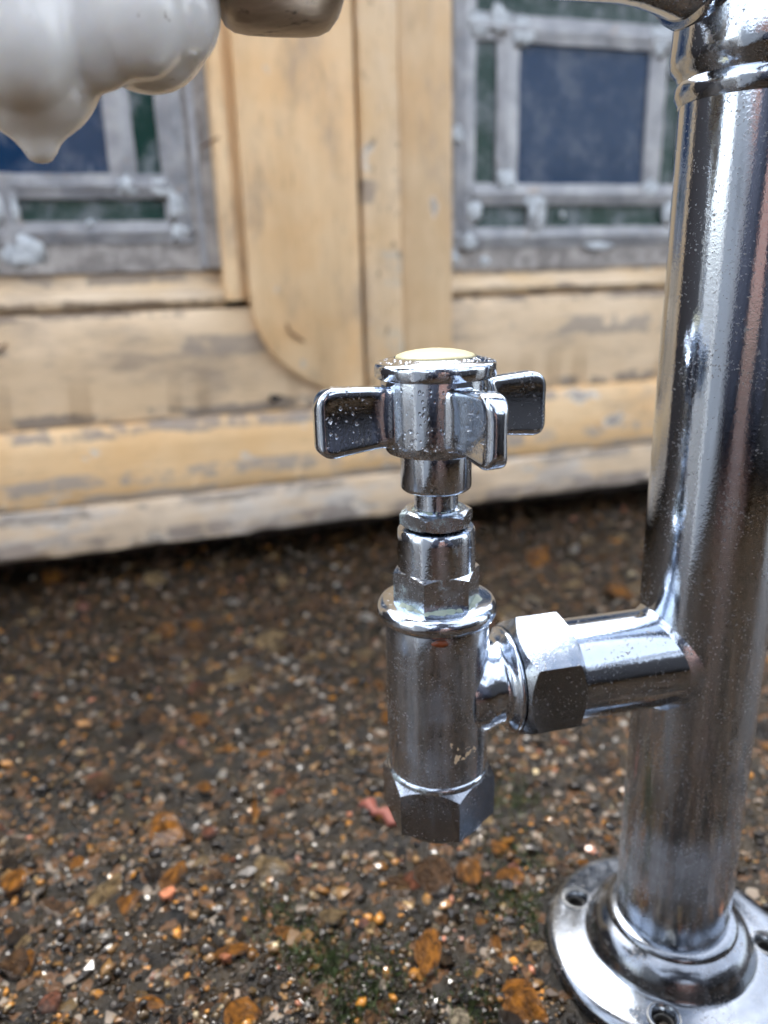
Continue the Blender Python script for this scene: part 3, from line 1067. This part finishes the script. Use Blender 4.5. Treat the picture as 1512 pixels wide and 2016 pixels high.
# round lower lip of the compression nut is part of the same piece
v2, f2 = lathe_data([(.0085, .0640), (.0105, .0631), (.0117, .0634), (.0123, .0644), (.01245, .0657)], 96)
o_ = len(v)
mesh('compression_nut', v + v2, f + [tuple(i + o_ for i in q) for q in f2], MAT['chrome_dull'], valve, 20)
v, f = hexnut_data(.0091, .1251, .1334, None, .0086, .65, R(10))
mesh('bonnet_nut', v, f, MAT['chrome_nut'], valve, 20)
lathe('bonnet', [(.0085, .1310), (.00915, .1314), (.0091, .1405), (.0090, .1424), (.0086, .1430), (.0070, .1431)], MAT['chrome_collar'], valve, 80)
v, f = hexnut_data(.0075, .1434, .1475, .0072, .0069, .6, R(10))
gl = mesh('gland_nut', v, f, MAT['chrome_nut'], valve, 20)
lathe('spindle', [(.0058, .1468), (.0057, .1476), (.0051, .1479), (.00505, .1485), (.00505, .1530)], MAT['chrome_collar'], valve, 64)
lathe('skirt', [(.0060, .1520), (.0074, .1521), (.0079, .1525), (.0081, .1532), (.0081, .1600), (.0080, .1625)], MAT['chrome_handle'], valve, 80)
# handle hub
hub = lathe('handle', [(.0060, .1610), (.0095, .1608), (.0110, .1612), (.0117, .1622), (.0119, .1640), (.0120, .1680), (.0121, .1725), (.0121, .1765), (.0119, .1776), (.0119, .1784)], MAT['chrome_handle'], valve, 96)
capo = lathe('cap', [(.0119, .1774), (.0128, .1775), (.0132, .1777), (.01338, .1781), (.0134, .1797), (.01335, .1803), (.0131, .1807), (.0127, .1809), (.0110, .1813), (.0094, .1817), (.0090, .1818), (.0087, .1814)], MAT['chrome_handle'], hub, 96)
lathe('indicator_disc', [(.0087, .1808), (.0087, .1818), (.0084, .1822), (.0070, .1827), (.0050, .1831), (.0025, .1834), (.0006, .18345)], MAT['cream'], hub, 80)

def wing_mesh():
    N = 40
    x0, x1 = .0085, .0282
    NX = 56
    st = []
    def zt(x):
        t = (x - .0120) / (x1 - .0120)
        return .1763 + .0010 * max(0, min(1, t)) + .0010 * max(0, 1 - (x - x0) / .004)
    def zb(x):
        t = max(0, min(1, (x - .0130) / (.0262 - .0130)))
        return .1632 - .0014 * t ** 1.15 - .0012 * max(0, 1 - (x - x0) / .005)
    for i in range(NX + 1):
        t = i / NX
        x = x0 + (x1 - x0) * (1 - (1 - t) ** 1.7)
        top, bot = zt(x), zb(x)
        rt_, rb_ = .0050, .0044
        dt = x - (x1 - rt_)
        if dt > 0:
            top -= rt_ - math.sqrt(max(rt_ * rt_ - dt * dt, 0))
        db = x - (x1 - rb_)
        if db > 0:
            bot += (rb_ - math.sqrt(max(rb_ * rb_ - db * db, 0))) * .85
        th = .0024 + .0013 * math.exp(-max(0, x - .0116) / .0012) + .0004 * max(0, (x - .014) / .014)
        e = x - (x1 - .0028)
        if e > 0:
            q = math.sqrt(max(1 - (e / .0028) ** 2, 0))
            th *= .12 + .88 * q
        st.append((x, top, bot, th))
    v, f = [], []
    for (x, top, bot, th) in st:
        c_, h = (top + bot) / 2, (top - bot) / 2
        for j in range(N):
            a = 2 * math.pi * j / N
            ca, sa = math.cos(a), math.sin(a)
            ex = .30
            yy_ = th * math.copysign(abs(ca) ** ex, ca)
            zz_ = math.copysign(abs(sa) ** .42, sa)
            dish = 1 - .22 * max(0, 1 - zz_ * zz_ * 1.35) * min(1, max(0, (x - .0125) / .003)) * (1 if x < x1 - .002 else 0.6)
            v.append((x, yy_ * dish, c_ + h * zz_))
    for i in range(NX):
        for j in range(N):
            j2 = (j + 1) % N
            f.append((i * N + j, i * N + j2, (i + 1) * N + j2, (i + 1) * N + j))
    f.append(tuple(range(N))[::-1])
    f.append(tuple(range(NX * N, (NX + 1) * N)))
    return raw(v, f, 'wing')
wing0 = wing_mesh()
first = None
for q in range(4):
    if first is None:
        first = finish('wing', wing0, MAT['chrome_handle'], hub, 50)
        o = first
    else:
        o = first.copy()
        COL.objects.link(o)
        o.parent = hub
    o.rotation_euler = (0, 0, R(22 + 90 * q))

# branch to the union nut
br_prof = [(.0118, .0060), (.0122, .0095), (.0116, .0118), (.0108, .0140), (.0108, .0150), (.0114, .0160), (.0123, .0167), (.0130, .0171), (.0133, .0175), (.0133, .0180), (.0130, .0184), (.0100, .0185)]
branch = lathe('branch', br_prof, MAT['chrome_collar'], valve, 80, TM)
v, f = hexnut_data(.0141, .0186, .0340, .0134, .0134, .8, R(-3), mtx=TM)
mesh('union_nut', v, f, MAT['chrome_dull'], valve, 20)

# green-white limescale round the foot of the bonnet nut, and a rust blister below the flange
def crust(name, r0, r1, z0, hgt, mat, seed):
    n = 120
    v, f = [], []
    for i in range(n):
        a = 2 * math.pi * i / n
        q = .5 + .5 * noise.noise(Vector((math.cos(a) * 2.2 + seed, math.sin(a) * 2.2, 0))) + .45 * noise.noise(Vector((math.cos(a) * 9, math.sin(a) * 9 + seed, 3)))
        ro_ = r0 + (r1 - r0) * max(.12, min(1.2, q))
        for (rr, zz) in ((r0, z0 + hgt), ((r0 + ro_) / 2, z0 + hgt * .7), (ro_, z0 - .0002)):
            v.append((rr * math.cos(a), rr * math.sin(a), zz))
    for i in range(n):
        i2 = (i + 1) % n
        for j in range(2):
            f.append((i * 3 + j, i2 * 3 + j, i2 * 3 + j + 1, i * 3 + j + 1))
    return mesh(name, v, f, mat, valve, 0)
crust('limescale', .0088, .0122, .1251, .0007, MAT['scale'], 2.0)
crust('limescale', .0050, .0068, .1474, .0005, MAT['scale'], 5.0)
k = NT('rust')
k.set(Base_Color=k.mix(k.noise(900), (.28, .06, .012), (.10, .03, .012)), Roughness=.3)
MAT['rust'] = k.m
bv_, bf_ = pebble_shape(I2, 91, .4, 0)
ra = R(-92)
rp = Vector((.0126 * math.cos(ra), .0126 * math.sin(ra), .1190))
mesh('rust_spot', [rp + Vector((q[0] * .0022, q[1] * .0005, q[2] * .0009)) for q in bv_], bf_.tolist(), MAT['rust'], valve, 0)

# water drops clinging to the handle and body: too many to count
def drops():
    bv, bf = I1
    V_, F_ = [], []
    rr = random.Random(11)
    def add(p, nrm, s_):
        q = nrm.to_track_quat('Z', 'Y').to_matrix()
        k_ = len(V_)
        sx, sy = s_ * rr.uniform(.7, 1.2), s_ * rr.uniform(.8, 1.7)
        for b in bv:
            V_.append(p + q @ Vector((b[0] * sx, b[1] * sy, b[2] * s_ * .5)))
        for t in bf:
            F_.append(tuple(int(i) + k_ for i in t))
    for _ in range(150):
        a = R(rr.uniform(200, 330))
        n_ = Vector((math.cos(a), math.sin(a), 0))
        z_ = rr.uniform(.1635, .1760)
        add(n_ * .01205 + Vector((0, 0, z_)), n_, rr.choice([.00018, .00026, .00034, .00045]))
    for _ in range(40):
        a = R(rr.uniform(180, 360))
        n_ = Vector((math.cos(a) * .35, math.sin(a) * .35, .94)).normalized()
        r_ = rr.uniform(.0095, .0128)
        add(Vector((math.cos(a) * r_, math.sin(a) * r_, .1819 - (r_ - .0095) * .33)), n_, rr.choice([.0002, .0003, .0004]))
    for _ in range(38):
        x_ = rr.uniform(.014, .0265)
        z_ = rr.uniform(.1645, .175)
        m_ = Matrix.Rotation(R(22 + 180), 3, 'Z')
        add(m_ @ Vector((x_, .0023, z_)), m_ @ Vector((0, 1, 0)), rr.choice([.00010, .00016, .00022, .0004]))
        m_ = Matrix.Rotation(R(22 + 270), 3, 'Z')
        add(m_ @ Vector((x_, -.0023, z_)), m_ @ Vector((0, -1, 0)), rr.choice([.00010, .00016, .00022, .0004]))
    for _ in range(60):
        a = R(rr.uniform(185, 350))
        n_ = Vector((math.cos(a), math.sin(a), 0))
        add(n_ * .0126 + Vector((0, 0, rr.uniform(.084, .118))), n_, rr.choice([.0001, .00014, .0002]))
    return V_, F_
v, f = drops()
dr = mesh('water_drops', v, f, MAT['water'], valve, 0)
dr['kind'] = 'stuff'

# ------------------------------------------------------------------ small things
# black lump on the rail
wm = Matrix.Translation((-.2763, .5170, 0)) @ Matrix.Rotation(DA, 4, 'Z')
def lump(name, u, z_, y_, sx, sy, sz, mat, label, cat, seed):
    v, f = pebble_shape(I2, seed, .35)
    c_ = wm @ Vector((u, y_, z_))
    o = mesh(name, [Vector((q[0] * sx, q[1] * sy, q[2] * sz)) for q in v], f.tolist(), mat, None, 0)
    o.location = c_
    o.rotation_euler = (0, R(8), DA)
    return tag(o, label, cat)
lump('black_lump', .2085, .1080, .0095, .0080, .0048, .0048, MAT['black'], 'small glossy black lump stuck to the wooden rail left of the handle', 'lump', 77)

def strand(name, pts, rad_, mat, label, cat):
    v, f = [], []
    n = 6
    P_ = [Vector(p) for p in pts]
    for i, p in enumerate(P_):
        d = (P_[min(i + 1, len(P_) - 1)] - P_[max(i - 1, 0)]).normalized()
        a_ = d.orthogonal().normalized()
        b_ = d.cross(a_)
        for j in range(n):
            t = 2 * math.pi * j / n
            rr = rad_ * (1 - .5 * abs(2 * i / (len(P_) - 1) - 1))
            v.append(p + a_ * rr * math.cos(t) + b_ * rr * math.sin(t))
    for i in range(len(P_) - 1):
        for j in range(n):
            j2 = (j + 1) % n
            f.append((i * n + j, i * n + j2, (i + 1) * n + j2, (i + 1) * n + j))
    f.append(tuple(range(n))[::-1])
    f.append(tuple(range((len(P_) - 1) * n, len(P_) * n)))
    return tag(mesh(name, v, f, mat, None, 0), label, cat)
strand('twig', [wm @ Vector(p) for p in [(.2195, .0030, .1640), (.2205, .0020, .1590), (.2225, .0022, .1565), (.2255, .0025, .1545), (.2290, .0026, .1520), (.2320, .0028, .1500)]], .0011, MAT['fibre'],
       'tiny brown twig caught on the rounded wooden stile', 'twig')
strand('straw', [wm @ Vector(p) for p in [(.0160, .0120, .1480), (.0205, .0122, .1530), (.0245, .0121, .1570), (.0270, .0126, .1590)]], .0010, MAT['fibre'],
       'short dark straw stuck to the wooden rail at far left', 'straw')
strand('nail', [wm @ Vector(p) for p in [(.1700, .0190, .2840), (.1740, .0150, .2865), (.1785, .0100, .2885), (.1815, .0068, .2900)]], .0009, MAT['fibre'],
       'rusty nail poking from the bead beside the left leaded light', 'nail')
# red scrap of leaf under the valve
v, f = [], []
pts = [(-.0125, .2545, .002), (-.0090, .2550, .0045), (-.0068, .2500, .0020), (-.0020, .2490, .0050), (-.0004, .2440, .0020), (.0040, .2430, .0045)]
for i, p in enumerate(pts):
    wd = [.0008, .0024, .0014, .0026, .0018, .0008][i]
    for dz, sg in ((0, -1), (.0016, 0), (.0002, 1)):
        v.append((p[0] + sg * wd * .8, p[1] + sg * wd * .7, p[2] * .6 + dz + GZ + .0006))
for i in range(len(pts) - 1):
    for j in range(2):
        f.append((i * 3 + j, i * 3 + j + 1, i * 3 + j + 4, i * 3 + j + 3))
lf = mesh('leaf_scrap', v, f, MAT['leaf'], None, 0)
so = lf.modifiers.new('thick', 'SOLIDIFY')
so.thickness = .0006
tag(lf, 'crumpled red scrap of leaf on the wet ground below the valve', 'leaf')

# moss cushions in the hollows of the concrete
v, f = [], []
mr = random.Random(5)
for (mx, my, ms, mn) in [(-.0219, .1841, .010, 500), (.0495, .1972, .009, 420), (-.0121, .1700, .010, 420), (-.0290, .1939, .012, 420), (.0378, .2061, .012, 420), (.0255, .1656, .012, 420), (.0483, .2580, .014, 360), (-.005, .178, .016, 420), (.045, .225, .014, 300), (-.04, .205, .01, 200)]:
    for _ in range(mn):
        x_, y_ = mx + mr.gauss(0, ms * .5), my + mr.gauss(0, ms * .5)
        if (x_ - PIPE.x) ** 2 + (y_ - PIPE.y) ** 2 < .039 ** 2:
            continue
        z_ = gheight(x_, y_)
        a = mr.uniform(0, 6.28)
        h = mr.uniform(.0008, .0024)
        wd = mr.uniform(.00015, .0003)
        lx, ly = mr.gauss(0, .0008), mr.gauss(0, .0008)
        k_ = len(v)
        dx, dy = wd * math.cos(a), wd * math.sin(a)
        v += [(x_ - dx, y_ - dy, z_ - .0005), (x_ + dx, y_ + dy, z_ - .0005), (x_ + lx * .5 + dx * .9, y_ + ly * .5 + dy * .9, z_ + h * .6), (x_ + lx * .5 - dx * .9, y_ + ly * .5 - dy * .9, z_ + h * .6), (x_ + lx, y_ + ly, z_ + h)]
        f += [(k_, k_ + 1, k_ + 2, k_ + 3), (k_ + 3, k_ + 2, k_ + 4)]
mo = mesh('moss', v, f, MAT['moss'], None, 0)
mo['kind'] = 'stuff'
mo['label'] = 'dark green moss in hollows of the wet ground'

# ------------------------------------------------------------------ the yard around, out of view; some pieces added for the light
def box(name, lo, hi, mat, parent=None):
    (x0, y0, z0), (x1, y1, z1) = lo, hi
    v = [(x0, y0, z0), (x1, y0, z0), (x1, y1, z0), (x0, y1, z0), (x0, y0, z1), (x1, y0, z1), (x1, y1, z1), (x0, y1, z1)]
    f = [(0, 3, 2, 1), (4, 5, 6, 7), (0, 1, 5, 4), (1, 2, 6, 5), (2, 3, 7, 6), (3, 0, 4, 7)]
    return mesh(name, v, f, mat, parent, 30)
hw = box('gap_shade_wall', (-2.5, .062, GZ - .05), (3, .28, .49), MAT['gap_shade_brick'])  # added wall, closes off light behind the frame so the gap stays dark
hw.location = (-.2763, .5170, 0)
hw.rotation_euler = (0, 0, DA)
tag(hw, 'low unseen wall added behind the leaded window frame to keep the gap below it dark', 'wall')
gw = box('garden_wall', (-2.4, -3.2, GZ - .01), (3.5, -2.98, 1.0), MAT['brick'])
tag(gw, 'low brick garden wall across the yard behind the photographer', 'wall')

# white panel added left of the camera to bounce light and streak the chrome
k = NT('white_gloss_paint')
k.set(Base_Color=k.mix(k.noise(40), (.74, .75, .75), (.62, .62, .60)), Roughness=.3)
MAT['white'] = k.m
wp = thing('bounce_panel', 'unseen white panel added left of the camera for bounce light and chrome streaks', 'panel', (-.20, -.30, GZ))
box('board', (-.030, -.26, 0), (-.008, .26, .32), MAT['white'], wp)
for lo, hi in [((-.0078, -.26, .005), (.004, .26, .07)), ((-.0078, -.26, .26), (.004, .26, .32))]:
    box('rail', lo, hi, MAT['white'], wp)
for lo, hi in [((-.0078, -.26, .0705), (.004, -.17, .2595)), ((-.0078, .17, .0705), (.004, .26, .2595)), ((-.0078, -.04, .0705), (.004, .04, .2595))]:
    box('stile', lo, hi, MAT['white'], wp)

# black bag shape added out of view to darken the chrome reflections
bm = bmesh.new()
bmesh.ops.create_cube(bm, size=1)
bmesh.ops.scale(bm, vec=(.62, .26, .34), verts=bm.verts)
bmesh.ops.bevel(bm, geom=list(bm.edges), offset=.07, segments=5, profile=.6, affect='EDGES')
hm = bpy.data.meshes.new('dark_reflection_bag')
bm.to_mesh(hm)
bm.free()
k = NT('black_canvas')
k.set(Base_Color=k.mix(k.noise(60), (.008, .008, .010), (.014, .014, .017)), Roughness=.8)
MAT['canvas'] = k.m
bag = thing('dark_reflection_bag', 'black bag shape added out of view so the chrome mirrors something dark', 'bag', (.60, -.26, GZ), R(48))
hb = finish('body', hm, MAT['canvas'], bag, 0)
hb.location = (0, 0, .17)
for sg in (-1, 1):
    hv, hf = [], []
    for i in range(25):
        a = math.pi * i / 24
        c0 = Vector((.14 * math.cos(a), sg * .05, .335 + .12 * math.sin(a)))
        for dx, dz in ((-.008, -.012), (.008, -.012), (.008, .012), (-.008, .012)):
            hv.append(c0 + Vector((dz * math.cos(a), dx, dz * math.sin(a))))
    for i in range(24):
        for j in range(4):
            j2 = (j + 1) % 4
            hf.append((i * 4 + j, i * 4 + j2, i * 4 + 4 + j2, i * 4 + 4 + j))
    mesh('handle', hv, hf, MAT['canvas'], bag, 30)

# the photographer crouching behind the camera
k = NT('dark_cloth')
k.set(Base_Color=k.mix(k.noise(30), (.010, .012, .022), (.018, .021, .034)), Roughness=.85)
MAT['cloth'] = k.m
pj = {'pelvis': (.12, -.46, .46, .15), 'waist': (.12, -.44, .62, .14), 'chest': (.11, -.38, .84, .155), 'neck': (.10, -.32, 1.00, .06), 'head': (.095, -.28, 1.09, .085), 'crown': (.09, -.26, 1.19, .075),
      'sl': (-.06, -.36, .92, .07), 'el': (-.22, -.38, .66, .05), 'wl': (-.14, -.26, .46, .035), 'sr': (.29, -.36, .92, .07), 'er': (.42, -.38, .66, .05), 'wr': (.36, -.26, .46, .035),
      'hl': (.02, -.44, .44, .11), 'kl': (-.07, -.22, .085, .085), 'al': (-.05, -.62, .06, .05), 'tl': (-.05, -.74, .04, .04), 'hr': (.22, -.44, .44, .11), 'kr': (.30, -.22, .085, .085), 'ar': (.28, -.62, .06, .05), 'tr': (.28, -.74, .04, .04)}
pe = [('pelvis', 'waist'), ('waist', 'chest'), ('chest', 'neck'), ('neck', 'head'), ('head', 'crown'), ('chest', 'sl'), ('sl', 'el'), ('el', 'wl'), ('chest', 'sr'), ('sr', 'er'), ('er', 'wr'),
      ('pelvis', 'hl'), ('hl', 'kl'), ('kl', 'al'), ('al', 'tl'), ('pelvis', 'hr'), ('hr', 'kr'), ('kr', 'ar'), ('ar', 'tr')]
pn = list(pj)
pme = bpy.data.meshes.new('person')
pme.from_pydata([pj[n_][:3] for n_ in pn], [(pn.index(a), pn.index(b)) for a, b in pe], [])
per = bpy.data.objects.new('person', pme)
COL.objects.link(per)
per.modifiers.new('skin', 'SKIN')
for i, n_ in enumerate(pn):
    sv = pme.skin_vertices[0].data[i]
    sv.radius = (pj[n_][3], pj[n_][3])
    sv.use_root = n_ == 'pelvis'
sb = per.modifiers.new('sub', 'SUBSURF')
sb.levels = sb.render_levels = 2
pme.materials.append(MAT['cloth'])
tag(per, 'person in dark clothes kneeling behind the camera, mirrored in the chrome', 'person')
